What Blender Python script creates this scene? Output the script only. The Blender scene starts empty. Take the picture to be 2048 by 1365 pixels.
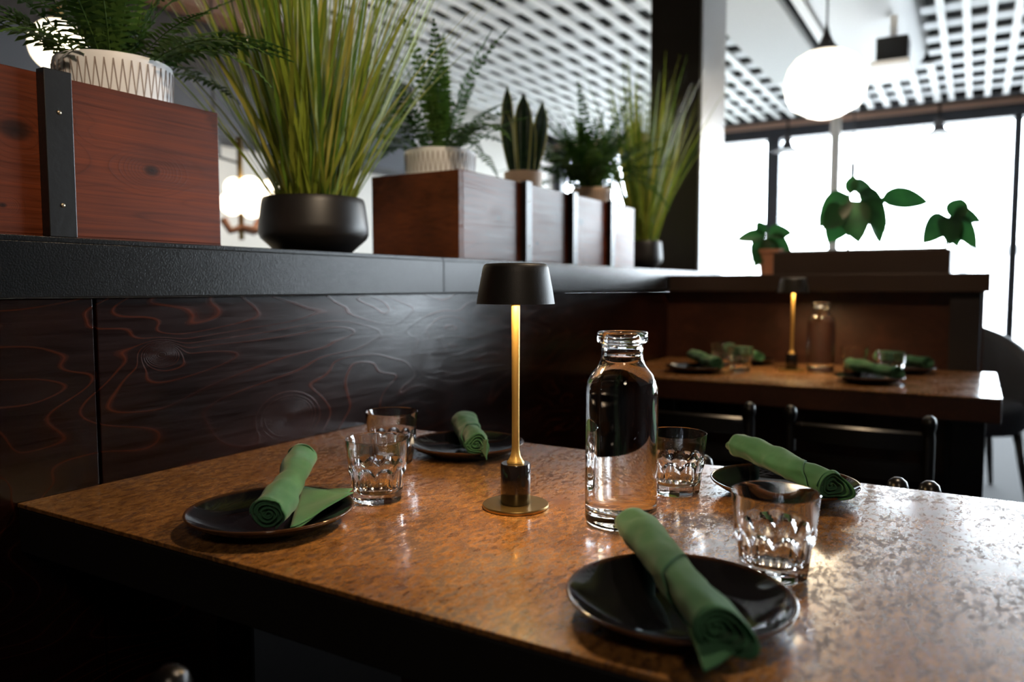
import bpy, math, random
from mathutils import Vector, Matrix, noise as mnoise
PI = math.pi
sin, cos = math.sin, math.cos
scene = bpy.context.scene
COL = scene.collection

# ------------------------------------------------------------------ camera
cam_d = bpy.data.cameras.new('camera')
cam = bpy.data.objects.new('camera', cam_d); COL.objects.link(cam)
cam.location = (0, 0, 1.05)
_pitch = math.atan(109.5 / 1545.0); _yaw = math.radians(30.9)
_fw = Vector((cos(_yaw) * cos(_pitch), sin(_yaw) * cos(_pitch), -sin(_pitch)))
cam.rotation_euler = _fw.to_track_quat('-Z', 'Y').to_euler()
cam_d.sensor_width = 36.0
cam_d.lens = 1545.0 / 2048.0 * 36.0
cam_d.clip_start = 0.02; cam_d.clip_end = 200
cam_d.dof.use_dof = True
cam_d.dof.focus_distance = 1.04
cam_d.dof.aperture_fstop = 2.9
scene.camera = cam

# ------------------------------------------------------------------ sky and exposure
wld = bpy.data.worlds.new('sky'); scene.world = wld
wld.use_nodes = True
_bg = wld.node_tree.nodes['Background']
_bg.inputs['Color'].default_value = (0.80, 0.91, 1.0, 1)
_bg.inputs['Strength'].default_value = 25.0
vs = scene.view_settings
vs.view_transform = 'Standard'; vs.look = 'None'; vs.gamma = 1.0
vs.use_curve_mapping = False
vs.exposure = 0.0
scene.cycles.max_bounces = 14
scene.cycles.transmission_bounces = 14
scene.cycles.transparent_max_bounces = 16
scene.cycles.sample_clamp_indirect = 40.0
scene.cycles.blur_glossy = 0.3

def lamp(name, kind, loc, energy, color, size=0.1, target=None, spot=None, blend=0.5, size_y=None, shape='SQUARE'):
    d = bpy.data.lights.new(name, kind); d.energy = energy; d.color = color
    if kind == 'AREA':
        d.shape = shape; d.size = size
        if size_y: d.size_y = size_y
    elif kind in ('POINT', 'SPOT'):
        d.shadow_soft_size = size
        if kind == 'SPOT':
            d.spot_size = math.radians(spot); d.spot_blend = blend
    o = bpy.data.objects.new(name, d); COL.objects.link(o); o.location = loc
    if target is not None:
        o.rotation_euler = (Vector(target) - Vector(loc)).to_track_quat('-Z', 'Y').to_euler()
    return o

WX = 8.6                                    # window wall
# daylight portal in the window openings
pt = lamp('window_portal', 'AREA', (WX + 0.06, -0.3, 1.5), 1, (1, 1, 1), 10.6, target=(0, -0.3, 1.5), size_y=2.6, shape='RECTANGLE')
pt.data.cycles.is_portal = True
# ceiling down-lights of the dining room (warm), then two added fill spots
lamp('warm_spot', 'SPOT', (1.55, 0.05, 2.7), 75, (1.0, 0.76, 0.52), 0.05, target=(0.9, 0.45, 0.75), spot=50, blend=0.6)
lamp('warm_spot', 'SPOT', (2.2, 0.35, 2.7), 75, (1.0, 0.72, 0.45), 0.06, target=(2.75, 0.40, 0.75), spot=62, blend=0.7)
lamp('warm_spot', 'SPOT', (0.1, -0.75, 2.7), 170, (1.0, 0.78, 0.55), 0.05, target=(1.1, 1.22, 1.6), spot=42, blend=0.8)

lamp('warm_spot', 'SPOT', (2.3, -0.3, 2.7), 90, (1.0, 0.80, 0.58), 0.06, target=(2.95, 1.27, 1.65), spot=46, blend=0.8)  # unseen spot added to brighten the smaller grass and far ledge
lamp('warm_spot', 'SPOT', (-1.1, -1.0, 2.7), 48, (1.0, 0.80, 0.60), 0.25, target=(0.8, 0.4, 0.8), spot=48, blend=0.9)  # soft fill added behind the camera to light the napkin ends

# ------------------------------------------------------------------ materials
def mat(name):
    m = bpy.data.materials.new(name); m.use_nodes = True
    nt = m.node_tree
    return m, nt, nt.nodes['Principled BSDF']

def setp(b, **k):
    names = dict(color='Base Color', rough='Roughness', metal='Metallic', spec='Specular IOR Level', ior='IOR', trans='Transmission Weight',
                 coat='Coat Weight', coatr='Coat Roughness', sheen='Sheen Weight', ecol='Emission Color', estr='Emission Strength', alpha='Alpha')
    for a, v in k.items():
        if a in ('color', 'ecol') and len(v) == 3: v = (*v, 1)
        b.inputs[names[a]].default_value = v

def simple(name, color, rough=0.5, bump=0, bscale=200, **k):
    m, nt, b = mat(name)
    setp(b, color=color, rough=rough, **k)
    if bump:
        tc = nt.nodes.new('ShaderNodeTexCoord'); n = nt.nodes.new('ShaderNodeTexNoise'); bp = nt.nodes.new('ShaderNodeBump')
        n.inputs['Scale'].default_value = bscale; n.inputs['Detail'].default_value = 3
        nt.links.new(tc.outputs['Object'], n.inputs['Vector'])
        bp.inputs['Strength'].default_value = bump; bp.inputs['Distance'].default_value = 0.002
        nt.links.new(n.outputs['Fac'], bp.inputs['Height']); nt.links.new(bp.outputs['Normal'], b.inputs['Normal'])
    return m

def ramp(nt, stops):
    r = nt.nodes.new('ShaderNodeValToRGB')
    e = r.color_ramp.elements
    while len(e) < len(stops): e.new(0.5)
    for x, (p, c) in zip(e, stops):
        x.position = p; x.color = (*c, 1) if len(c) == 3 else c
    return r

def coords(nt, scale=(1, 1, 1), loc=(0, 0, 0), rot=(0, 0, 0)):
    tc = nt.nodes.new('ShaderNodeTexCoord'); mp = nt.nodes.new('ShaderNodeMapping')
    mp.inputs['Scale'].default_value = scale; mp.inputs['Location'].default_value = loc; mp.inputs['Rotation'].default_value = rot
    nt.links.new(tc.outputs['Object'], mp.inputs['Vector'])
    return mp.outputs['Vector']

def noisen(nt, vec, scale, detail=4, rough=0.55, dist=0):
    n = nt.nodes.new('ShaderNodeTexNoise')
    n.inputs['Scale'].default_value = scale; n.inputs['Detail'].default_value = detail
    n.inputs['Roughness'].default_value = rough; n.inputs['Distortion'].default_value = dist
    nt.links.new(vec, n.inputs['Vector'])
    return n.outputs['Fac']

def mixc(nt, fac, a, b, mode='MIX'):
    n = nt.nodes.new('ShaderNodeMix'); n.data_type = 'RGBA'; n.blend_type = mode
    for k, v in ((0, fac), (6, a), (7, b)):
        if hasattr(v, 'links') or hasattr(v, 'is_linked'): nt.links.new(v, n.inputs[k])
        elif k == 0: n.inputs[0].default_value = v
        else: n.inputs[k].default_value = (*v, 1)
    return n.outputs[2]

def mth(nt, op, a, b=0.0):
    n = nt.nodes.new('ShaderNodeMath'); n.operation = op
    for i, v in enumerate((a, b)):
        if hasattr(v, 'is_linked'): nt.links.new(v, n.inputs[i])
        else: n.inputs[i].default_value = v
    return n.outputs[0]

def bumpn(nt, b, h, strength=0.2, dist=0.001):
    bp = nt.nodes.new('ShaderNodeBump'); bp.inputs['Strength'].default_value = strength; bp.inputs['Distance'].default_value = dist
    nt.links.new(h, bp.inputs['Height']); nt.links.new(bp.outputs['Normal'], b.inputs['Normal'])

def wood(name, dark, mid, light, grain=(1.2, 9, 9), rings=7.0, dist=6.0, rough=0.38, line=0.5, coat=0.0, spec=0.5, knots=(), coatr=0.2, lw=0.18):
    """stained softwood / plywood: contour lines of a stretched noise field give the growth rings"""
    m, nt, b = mat(name)
    v = coords(nt, grain)
    f = noisen(nt, v, 0.9, 2.0, 0.45, 0.3)
    core = None
    for kx, kz, kr in knots:
        vl = nt.nodes.new('ShaderNodeVectorMath'); vl.operation = 'LENGTH'
        nt.links.new(coords(nt, (0.6, 0, 1.0), (-kx * 0.6, 0, -kz)), vl.inputs[0])
        g = mth(nt, 'POWER', 2.718, mth(nt, 'MULTIPLY', mth(nt, 'POWER', mth(nt, 'DIVIDE', vl.outputs['Value'], kr * 2.6), 2.0), -1.0))
        f = mth(nt, 'ADD', f, mth(nt, 'MULTIPLY', g, 0.5))
        rk = ramp(nt, [(0.0, (1, 1, 1)), (0.55, (0.8, 0.8, 0.8)), (1.0, (0, 0, 0))]); nt.links.new(mth(nt, 'DIVIDE', vl.outputs['Value'], kr), rk.inputs['Fac'])
        core = rk.outputs['Color'] if core is None else mth(nt, 'MAXIMUM', core, rk.outputs['Color'])
    w = mth(nt, 'FRACT', mth(nt, 'MULTIPLY', f, rings * 2))
    w = mth(nt, 'ABSOLUTE', mth(nt, 'SUBTRACT', w, 0.5))
    rl = ramp(nt, [(0.0, (1, 1, 1)), (lw * .45, (0.35, 0.35, 0.35)), (lw * 1.5, (0, 0, 0))])
    nt.links.new(w, rl.inputs['Fac'])
    v2 = coords(nt, (grain[0] * 5, grain[1] * 26, grain[2] * 26))
    fib = noisen(nt, v2, 1.0, 5, 0.6)
    v3 = coords(nt, (1.5, 2, 2))
    blot = noisen(nt, v3, 2.2, 3, 0.5)
    rb = ramp(nt, [(0.3, dark), (0.7, mid)]); nt.links.new(blot, rb.inputs['Fac'])
    rf = ramp(nt, [(0.3, (0.55, 0.55, 0.55)), (0.7, (1.15, 1.15, 1.15))]); nt.links.new(fib, rf.inputs['Fac'])
    base = mixc(nt, 1.0, rb.outputs['Color'], rf.outputs['Color'], 'MULTIPLY')
    # growth rings are strong in places only
    v4 = coords(nt, (2, 3, 3), (3.1, 1.7, 0.4))
    where = ramp(nt, [(0.38, (0.15, 0.15, 0.15)), (0.62, (1, 1, 1))]); nt.links.new(noisen(nt, v4, 1.6, 2, 0.5), where.inputs['Fac'])
    fac = mth(nt, 'MULTIPLY', mth(nt, 'MULTIPLY', rl.outputs['Color'], where.outputs['Color']), line)
    c = mixc(nt, fac, base, light)
    if knots: c = mixc(nt, core, c, (0.014, 0.0045, 0.002))
    nt.links.new(c, b.inputs['Base Color'])
    setp(b, rough=rough, spec=spec, coat=coat, coatr=coatr)
    rr = ramp(nt, [(0.3, (rough * 0.8,) * 3), (0.7, (min(1, rough * 1.25),) * 3)]); nt.links.new(fib, rr.inputs['Fac'])
    nt.links.new(rr.outputs['Color'], b.inputs['Roughness'])
    bumpn(nt, b, mth(nt, 'ADD', fib, mth(nt, 'MULTIPLY', rl.outputs['Color'], 0.6)), 0.16, 0.0012)
    nt.links.new(b.inputs['Normal'].links[0].from_socket, b.inputs['Coat Normal'])
    return m

M = {}
M['panel'] = wood('stained_panel', (0.0045, 0.0014, 0.001), (0.016, 0.004, 0.002), (0.17, 0.034, 0.009), (1.7, 4, 5.2), 11, 6, 0.21, 0.36, 0.0, 0.28, lw=0.085, knots=[(1.05, 0.80, 0.012), (0.78, 0.94, 0.006), (0.45, 0.83, 0.012), (1.5, 0.88, 0.01)])
M['planter'] = wood('stained_pine', (0.07, 0.0145, 0.0035), (0.165, 0.033, 0.007), (0.035, 0.007, 0.002), (0.8, 8, 9), 9, 4, 0.5, 0.55, 0.22, 0.22, [(0.12, 0.145, 0.017), (0.325, 0.115, 0.010), (-0.40, 0.12, 0.008), (0.1, 0.04, 0.004), (-0.18, 0.06, 0.006)], 0.20)
M['table_wood'] = wood('table_edge_wood', (0.03, 0.009, 0.004), (0.08, 0.024, 0.010), (0.13, 0.04, 0.016), (2, 8, 8), 5, 4, 0.4, 0.2)
M['black_wood'] = simple('black_stained_wood', (0.006, 0.005, 0.005), 0.28, 0.1, 60)
M['black_edge'] = simple('table_black_edge', (0.004, 0.003, 0.003), 0.6)
M['beam_black'] = simple('black_painted_steel', (0.009, 0.010, 0.011), 0.24, 0.22, 420, spec=0.30)
M['strap'] = simple('black_iron', (0.010, 0.010, 0.010), 0.34, 0.15, 90)
M['brown_cap'] = simple('dark_brown_cap', (0.028, 0.016, 0.012), 0.5, 0.1, 80)
M['screw'] = simple('screw_steel', (0.35, 0.30, 0.22), 0.35, metal=0.9)
M['brass'] = simple('brushed_brass', (0.74, 0.48, 0.16), 0.33, 0.05, 300, metal=0.8)
M['bronze'] = simple('aged_brass', (0.42, 0.28, 0.10), 0.34, 0.05, 300, metal=1.0)
M['shade'] = simple('matt_black_shade', (0.016, 0.014, 0.012), 0.46, 0.12, 900)
M['shade_in'] = simple('shade_inside', (0.7, 0.6, 0.45), 0.6)
M['marble'] = simple('black_marble', (0.008, 0.006, 0.006), 0.14, coat=0.6, coatr=0.06)
M['pot_black'] = simple('matt_black_ceramic', (0.011, 0.009, 0.008), 0.42, 0.06, 300)
M['pot_white'] = simple('white_ceramic', (0.80, 0.81, 0.84), 0.5)
M['groove'] = simple('groove_grey', (0.30, 0.25, 0.23), 0.7)
M['pot_tan'] = simple('tan_ceramic', (0.55, 0.38, 0.26), 0.6)
M['terracotta'] = simple('terracotta', (0.55, 0.24, 0.14), 0.7, 0.1, 150)
M['soil'] = simple('soil', (0.012, 0.008, 0.005), 0.95, 0.8, 120)
M['white_paint'] = simple('white_paint', (0.88, 0.88, 0.88), 0.55)
M['wall_white'] = simple('white_wall', (0.85, 0.81, 0.75), 0.8)
M['wall_grey'] = simple('grey_bulkhead', (0.085, 0.09, 0.105), 0.8)
M['wall_dark'] = simple('dark_wall', (0.03, 0.022, 0.018), 0.7)
M['beam_tan'] = simple('tan_beam', (0.20, 0.10, 0.06), 0.6)
M['ceiling'] = simple('black_ceiling', (0.006, 0.006, 0.007), 0.9)
M['frame'] = simple('window_frame', (0.035, 0.040, 0.055), 0.4)
M['strip_tan'] = simple('tan_strip', (0.72, 0.48, 0.38), 0.5)
M['pole'] = simple('pale_pole', (0.72, 0.66, 0.60), 0.5)
M['upholstery'] = simple('charcoal_upholstery', (0.030, 0.032, 0.042), 0.75, 0.3, 350)
M['column_lit'] = simple('column_window_wash', (0.22, 0.23, 0.25), 0.32)  # lit side of the dark column, window light put into the colour
M['column_dark'] = simple('dark_column', (0.010, 0.007, 0.006), 0.45)
M['outdoor_white'] = simple('white_railing', (0.9, 0.9, 0.9), 0.5)
M['pavement'] = simple('pavement', (0.44, 0.43, 0.41), 0.9, 0.2, 3)
M['far_wall'] = simple('far_facade', (0.82, 0.78, 0.77), 0.9)
M['cord'] = simple('black_cord', (0.01, 0.01, 0.01), 0.6)

# laminate table top: tan-orange with dark rusty flecks, glossy lacquer broken by the flecks
def laminate():
    m, nt, b = mat('speckled_laminate')
    v = coords(nt)
    vs_ = coords(nt, (1, 2.0, 1))
    big = noisen(nt, v, 9, 3, 0.5)
    fl = noisen(nt, vs_, 78, 8, 0.8, 0.2)
    fine = noisen(nt, v, 330, 4, 0.6)
    rb = ramp(nt, [(0.3, (0.185, 0.082, 0.024)), (0.55, (0.285, 0.136, 0.043)), (0.75, (0.36, 0.185, 0.066))]); nt.links.new(big, rb.inputs['Fac'])
    rfine = ramp(nt, [(0.3, (0.72, 0.70, 0.66)), (0.7, (1.2, 1.2, 1.2))]); nt.links.new(fine, rfine.inputs['Fac'])
    c = mixc(nt, 1.0, rb.outputs['Color'], rfine.outputs['Color'], 'MULTIPLY')
    mid = noisen(nt, vs_, 48, 5, 0.7, 0.4)
    rm = ramp(nt, [(0.36, (0.42, 0.36, 0.32)), (0.5, (0.95, 0.94, 0.92)), (0.64, (1.3, 1.32, 1.36))]); nt.links.new(mid, rm.inputs['Fac'])
    c = mixc(nt, 1.0, c, rm.outputs['Color'], 'MULTIPLY')
    s = mth(nt, 'ADD', fl, mth(nt, 'MULTIPLY', mth(nt, 'SUBTRACT', big, 0.5), 0.35))
    rs = ramp(nt, [(0.515, (0, 0, 0)), (0.56, (1, 1, 1))]); nt.links.new(s, rs.inputs['Fac'])
    c = mixc(nt, mth(nt, 'MULTIPLY', rs.outputs['Color'], 0.88), c, (0.050, 0.018, 0.007))
    nt.links.new(c, b.inputs['Base Color'])
    r = nt.nodes.new('ShaderNodeMapRange'); nt.links.new(rs.outputs['Color'], r.inputs['Value'])
    r.inputs['To Min'].default_value = 0.24; r.inputs['To Max'].default_value = 0.62
    nt.links.new(r.outputs['Result'], b.inputs['Roughness'])
    r2 = nt.nodes.new('ShaderNodeMapRange'); nt.links.new(rs.outputs['Color'], r2.inputs['Value'])
    r2.inputs['To Min'].default_value = 0.50; r2.inputs['To Max'].default_value = 0.16
    nt.links.new(r2.outputs['Result'], b.inputs['Coat Weight'])
    setp(b, coatr=0.10, spec=0.5)
    bumpn(nt, b, fine, 0.015, 0.0002)
    return m
M['laminate'] = laminate()

def fabric(name, c1, c2):
    m, nt, b = mat(name)
    v = coords(nt)
    n = noisen(nt, v, 26, 3, 0.5)
    r = ramp(nt, [(0.3, c1), (0.7, c2)]); nt.links.new(n, r.inputs['Fac']); nt.links.new(r.outputs['Color'], b.inputs['Base Color'])
    w = nt.nodes.new('ShaderNodeTexWave'); w.inputs['Scale'].default_value = 420; nt.links.new(v, w.inputs['Vector'])
    setp(b, rough=0.9, spec=0.15, sheen=0.25)
    tr = nt.nodes.new('ShaderNodeBsdfTranslucent'); nt.links.new(r.outputs['Color'], tr.inputs['Color'])
    mx = nt.nodes.new('ShaderNodeMixShader'); mx.inputs[0].default_value = 0.35
    nt.links.new(b.outputs[0], mx.inputs[1]); nt.links.new(tr.outputs[0], mx.inputs[2]); nt.links.new(mx.outputs[0], nt.nodes['Material Output'].inputs['Surface'])
    bumpn(nt, b, mth(nt, 'ADD', w.outputs['Fac'], mth(nt, 'MULTIPLY', n, 2.0)), 0.12, 0.0008)
    return m
M['napkin'] = fabric('green_cotton', (0.048, 0.160, 0.082), (0.076, 0.225, 0.118))

def plate_mat():
    m, nt, b = mat('black_glaze')
    tc = nt.nodes.new('ShaderNodeTexCoord'); sp = nt.nodes.new('ShaderNodeSeparateXYZ'); nt.links.new(tc.outputs['Object'], sp.inputs[0])
    rr = mth(nt, 'SQRT', mth(nt, 'ADD', mth(nt, 'MULTIPLY', sp.outputs[0], sp.outputs[0]), mth(nt, 'MULTIPLY', sp.outputs[1], sp.outputs[1])))
    n = noisen(nt, coords(nt), 45, 3)
    t = mth(nt, 'ADD', rr, mth(nt, 'MULTIPLY', n, 0.0022))
    r = ramp(nt, [(0.0, (0.004, 0.004, 0.006)), (0.1008, (0.005, 0.005, 0.007)), (0.1026, (0.085, 0.036, 0.014)), (0.2, (0.085, 0.036, 0.014))])
    nt.links.new(t, r.inputs['Fac']); nt.links.new(r.outputs['Color'], b.inputs['Base Color'])
    setp(b, rough=0.07, spec=0.5)
    return m
M['plate'] = plate_mat()

def leafm(name, c1, c2, scale=30, rough=0.5, trans=0.25):
    m, nt, b = mat(name)
    r = ramp(nt, [(0.3, c1), (0.7, c2)])
    nt.links.new(noisen(nt, coords(nt), scale, 3), r.inputs['Fac']); nt.links.new(r.outputs['Color'], b.inputs['Base Color'])
    setp(b, rough=rough, spec=0.35)
    tr = nt.nodes.new('ShaderNodeBsdfTranslucent'); nt.links.new(r.outputs['Color'], tr.inputs['Color'])
    mx = nt.nodes.new('ShaderNodeMixShader'); mx.inputs[0].default_value = trans
    out = nt.nodes['Material Output']
    nt.links.new(b.outputs[0], mx.inputs[1]); nt.links.new(tr.outputs[0], mx.inputs[2]); nt.links.new(mx.outputs[0], out.inputs['Surface'])
    return m
M['grass'] = leafm('grass_blades', (0.16, 0.23, 0.022), (0.34, 0.42, 0.05), 14, 0.36, 0.3)
M['fern'] = leafm('fern_green', (0.018, 0.060, 0.012), (0.06, 0.14, 0.02), 20, 0.5, 0.3)
M['fern_light'] = leafm('fern_light', (0.04, 0.10, 0.02), (0.11, 0.20, 0.035), 20, 0.5, 0.3)
M['stem'] = simple('green_stem', (0.06, 0.09, 0.02), 0.6)
M['ficus'] = leafm('ficus_leaf', (0.012, 0.055, 0.016), (0.03, 0.13, 0.03), 12, 0.35, 0.3)
M['snake'] = leafm('snake_leaf', (0.010, 0.028, 0.016), (0.03, 0.07, 0.03), 60, 0.35, 0.05)
M['snake_edge'] = simple('snake_edge', (0.38, 0.36, 0.08), 0.45)
M['hedge'] = leafm('hedge', (0.06, 0.16, 0.03), (0.12, 0.28, 0.05), 6, 0.6, 0.3)

def glass(name, ior=1.5, tint=(1, 1, 1)):
    m = bpy.data.materials.new(name); m.use_nodes = True; nt = m.node_tree; nt.nodes.remove(nt.nodes['Principled BSDF'])
    g = nt.nodes.new('ShaderNodeBsdfGlass'); g.inputs['IOR'].default_value = ior; g.inputs['Roughness'].default_value = 0.0
    g.inputs['Color'].default_value = (*tint, 1)
    nt.links.new(g.outputs[0], nt.nodes['Material Output'].inputs['Surface'])
    return m
M['glass'] = glass('clear_glass', 1.48)
M['water_in'] = glass('water_against_glass', 1.48 / 1.333)
M['water_top'] = glass('water_surface', 1.333)

def pane_mat():
    m = bpy.data.materials.new('window_glass'); m.use_nodes = True; nt = m.node_tree; nt.nodes.remove(nt.nodes['Principled BSDF'])
    t = nt.nodes.new('ShaderNodeBsdfTransparent'); g = nt.nodes.new('ShaderNodeBsdfGlossy'); g.inputs['Roughness'].default_value = 0.0
    f = nt.nodes.new('ShaderNodeFresnel'); f.inputs['IOR'].default_value = 1.3
    x = nt.nodes.new('ShaderNodeMixShader'); nt.links.new(f.outputs[0], x.inputs[0]); nt.links.new(t.outputs[0], x.inputs[1]); nt.links.new(g.outputs[0], x.inputs[2])
    nt.links.new(x.outputs[0], nt.nodes['Material Output'].inputs['Surface'])
    return m
M['pane'] = pane_mat()

def glow(name, color, strength):
    m, nt, b = mat(name)
    setp(b, color=(0.9, 0.88, 0.82), rough=0.25, ecol=color, estr=strength)
    return m
M['opal'] = glow('lit_opal_glass', (1.0, 0.88, 0.68), 2.2)
M['opal_warm'] = glow('lit_globe', (1.0, 0.85, 0.6), 4.0)
M['led'] = glow('lamp_led', (1.0, 0.72, 0.38), 45.0)

# ------------------------------------------------------------------ mesh building
class MB:
    def __init__(s): s.v = []; s.f = []; s.mi = []
    def add(s, vs_, fs, mi=0):
        o = len(s.v); s.v += [tuple(p) for p in vs_]; s.f += [tuple(i + o for i in f) for f in fs]; s.mi += [mi] * len(fs)
        return s
    def box(s, a, b, mi=0):
        x0, y0, z0 = a; x1, y1, z1 = b
        return s.add([(x0, y0, z0), (x1, y0, z0), (x1, y1, z0), (x0, y1, z0), (x0, y0, z1), (x1, y0, z1), (x1, y1, z1), (x0, y1, z1)],
                     [(0, 3, 2, 1), (4, 5, 6, 7), (0, 1, 5, 4), (1, 2, 6, 5), (2, 3, 7, 6), (3, 0, 4, 7)], mi)
    def lathe(s, prof, n=48, c=(0, 0, 0), mi=0, closed=False):
        """prof: list of (r, z); r==0 ends are poles"""
        vs_ = []; rings = []
        for r, z in prof:
            if r <= 1e-9: rings.append([len(vs_)]); vs_.append((c[0], c[1], c[2] + z))
            else:
                rings.append(list(range(len(vs_), len(vs_) + n)))
                vs_ += [(c[0] + r * cos(2 * PI * k / n), c[1] + r * sin(2 * PI * k / n), c[2] + z) for k in range(n)]
        fs = []
        pairs = list(zip(rings, rings[1:])) + ([(rings[-1], rings[0])] if closed else [])
        for a, b in pairs:
            for k in range(n):
                k2 = (k + 1) % n
                if len(a) == 1 and len(b) == 1: continue
                if len(a) == 1: fs.append((a[0], b[k2], b[k]))
                elif len(b) == 1: fs.append((a[k], a[k2], b[0]))
                else: fs.append((a[k], a[k2], b[k2], b[k]))
        return s.add(vs_, fs, mi)
    def tube(s, pts, rad, n=10, mi=0, cap=True):
        pts = [Vector(p) for p in pts]; m = len(pts)
        if not hasattr(rad, '__len__'): rad = [rad] * m
        t0 = (pts[1] - pts[0]).normalized()
        u = t0.cross(Vector((0, 0, 1)));
        if u.length < 1e-3: u = Vector((1, 0, 0))
        u.normalize(); vs_ = []
        for i, p in enumerate(pts):
            t = (pts[min(i + 1, m - 1)] - pts[max(i - 1, 0)]).normalized()
            u = (u - t * u.dot(t)).normalized(); w = t.cross(u)
            vs_ += [p + (u * cos(2 * PI * k / n) + w * sin(2 * PI * k / n)) * rad[i] for k in range(n)]
        fs = [(i * n + k, i * n + (k + 1) % n, (i + 1) * n + (k + 1) % n, (i + 1) * n + k) for i in range(m - 1) for k in range(n)]
        if cap: fs += [tuple(range(n))[::-1], tuple(range((m - 1) * n, m * n))]
        return s.add(vs_, fs, mi)
    def build(s, name, m, parent=None, smooth=False, bevel=0, loc=None, rotz=0, solid=0, auto=None):
        me = bpy.data.meshes.new(name); me.from_pydata(s.v, [], s.f); me.update()
        mats = m if isinstance(m, (list, tuple)) else [m]
        for x in mats: me.materials.append(x)
        for p, i in zip(me.polygons, s.mi): p.material_index = i
        if smooth:
            for p in me.polygons: p.use_smooth = True
            if auto: me.set_sharp_from_angle(angle=math.radians(auto))
        o = bpy.data.objects.new(name, me); COL.objects.link(o)
        if bevel:
            bv = o.modifiers.new('bevel', 'BEVEL'); bv.width = bevel; bv.segments = 2; bv.limit_method = 'ANGLE'
        if solid:
            sm = o.modifiers.new('solid', 'SOLIDIFY'); sm.thickness = solid; sm.offset = 0
        if parent: o.parent = parent
        if loc is not None: o.location = loc
        if rotz: o.rotation_euler = (0, 0, rotz)
        return o

def tag(o, label, cat, group=None):
    o['label'] = label; o['category'] = cat
    if group: o['group'] = group
    return o

def thing(name, label, cat, loc=(0, 0, 0), rotz=0, group=None):
    o = bpy.data.objects.new(name, None); COL.objects.link(o); o.empty_display_size = 0.05
    o.location = loc; o.rotation_euler = (0, 0, rotz)
    return tag(o, label, cat, group)

def struct(o): o['kind'] = 'structure'; return o

def dup(root, loc, label, rotz=0, group=None):
    r = root.copy(); COL.objects.link(r); r.location = loc; r.rotation_euler = (0, 0, rotz); r['label'] = label
    if group: r['group'] = group
    for ch in list(root.children):
        c = ch.copy(); COL.objects.link(c); c.parent = r
        for g in ch.children:
            d = g.copy(); COL.objects.link(d); d.parent = c
    return r

def box(a, b, mi=0): return MB().box(a, b, mi)

# ------------------------------------------------------------------ the room
XB, YR, YL = -2.4, -5.6, 4.5
struct(box((XB, YR, -0.1), (WX + 0.1, YL, 0)).build('floor', simple('dark_floor', (0.028, 0.026, 0.026), 0.75, 0.15, 8, spec=0.10)))
struct(box((XB, YR, 3.15), (WX + 0.1, YL, 3.25)).build('ceiling', M['ceiling']))
struct(box((XB - 0.1, YR, 0), (XB, YL, 3.15)).build('wall_back', M['wall_dark']))
struct(box((XB, YR - 0.1, 0), (WX, YR, 3.15)).build('wall_right', M['wall_dark']))
struct(box((XB, YL, 0), (WX, YL + 0.1, 3.15)).build('wall_left', M['wall_white']))
# bulkhead along the far left wall
struct(box((XB, YL - 0.30, 2.02), (5.4, YL, 2.38)).build('trim_1', M['wall_grey']))
struct(box((XB, YL - 0.28, 2.38), (5.4, YL, 3.15)).build('trim_2', M['wall_dark']))
struct(box((1.0, 3.9, 2.66), (4.1, 4.1, 2.9)).build('trim_3', M['beam_tan'], bevel=0.004))

# low dividing wall with panels
Y0 = 1.13
struct(box((XB, Y0 + 0.02, 0), (3.95, 1.45, 1.03)).build('wall_partition', M['wall_dark']))
struct(box((XB, Y0, 0.05), (0.669, Y0 + 0.02, 1.032)).build('trim_4', M['panel'], bevel=0.0015))
struct(box((0.674, Y0, 0.05), (3.19, Y0 + 0.02, 1.032)).build('trim_5', M['panel'], bevel=0.0015))
# black ledge: two lengths of capping with a joint
for n, (xa, xb) in ((6, (XB, 1.5375)), (7, (1.5395, 3.95))):
    b = MB().box((xa, 1.115, 1.034), (xb, 1.47, 1.112)).box((xa, 1.118, 1.112), (xb, 1.47, 1.120))
    struct(b.build('trim_%d' % n, M['beam_black'], bevel=0.0012))
# cross partition behind the second table
PX = 3.19
struct(box((PX, -0.03, 0), (3.46, Y0 + 0.02, 1.03)).build('wall_cross', wood('cross_panel', (0.025, 0.008, 0.004), (0.06, 0.018, 0.009), (0.09, 0.028, 0.012), (4, 1.6, 5), 5, 5, 0.4, 0.3)))
struct(box((PX - 0.015, -0.02, 0), (3.47, 0.075, 1.028)).build('trim_8', simple('dark_end_post', (0.012, 0.010, 0.012), 0.5), bevel=0.002))
struct(box((PX - 0.03, -0.045, 1.03), (3.49, 1.114, 1.097)).build('trim_9', M['brown_cap'], bevel=0.002))
# column standing on the ledge
struct(box((3.55, 1.122, 1.12), (3.93, 1.36, 3.15)).build('column', M['column_dark'], bevel=0.002))
struct(box((3.552, 1.110, 1.12), (3.928, 1.1215, 3.15)).build('trim_10', M['column_lit']))  # thin paler slab paints the window light on the column's room side

# ------------------------------------------------------------------ window wall
GT, SILL = 2.60, 0.42
fr = MB()
struct(box((WX - 0.06, YR, 0), (WX + 0.06, YL, SILL)).build('wall_front', M['frame']))
struct(box((WX - 0.10, YR, GT), (WX + 0.10, YL, 2.71)).build('trim_11', M['frame']))
struct(box((WX - 0.13, YR, 2.71), (WX + 0.10, YL, 2.765)).build('trim_12', M['strip_tan']))
struct(box((WX - 0.35, YR, 2.765), (WX + 0.10, YL, 3.15)).build('trim_13', simple('dark_fascia', (0.012, 0.012, 0.016), 0.6)))
mull = [(-5.6, -5.5), (-4.0, -3.9), (-2.2, -2.1), (-0.32, -0.25), (1.82, 1.955), (3.3, 3.4), (4.4, 4.5)]
for i, (a, b) in enumerate(mull):
    struct(box((WX - 0.07, a, SILL), (WX + 0.07, b, GT)).build('trim_%d' % (14 + i), M['frame']))
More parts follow.
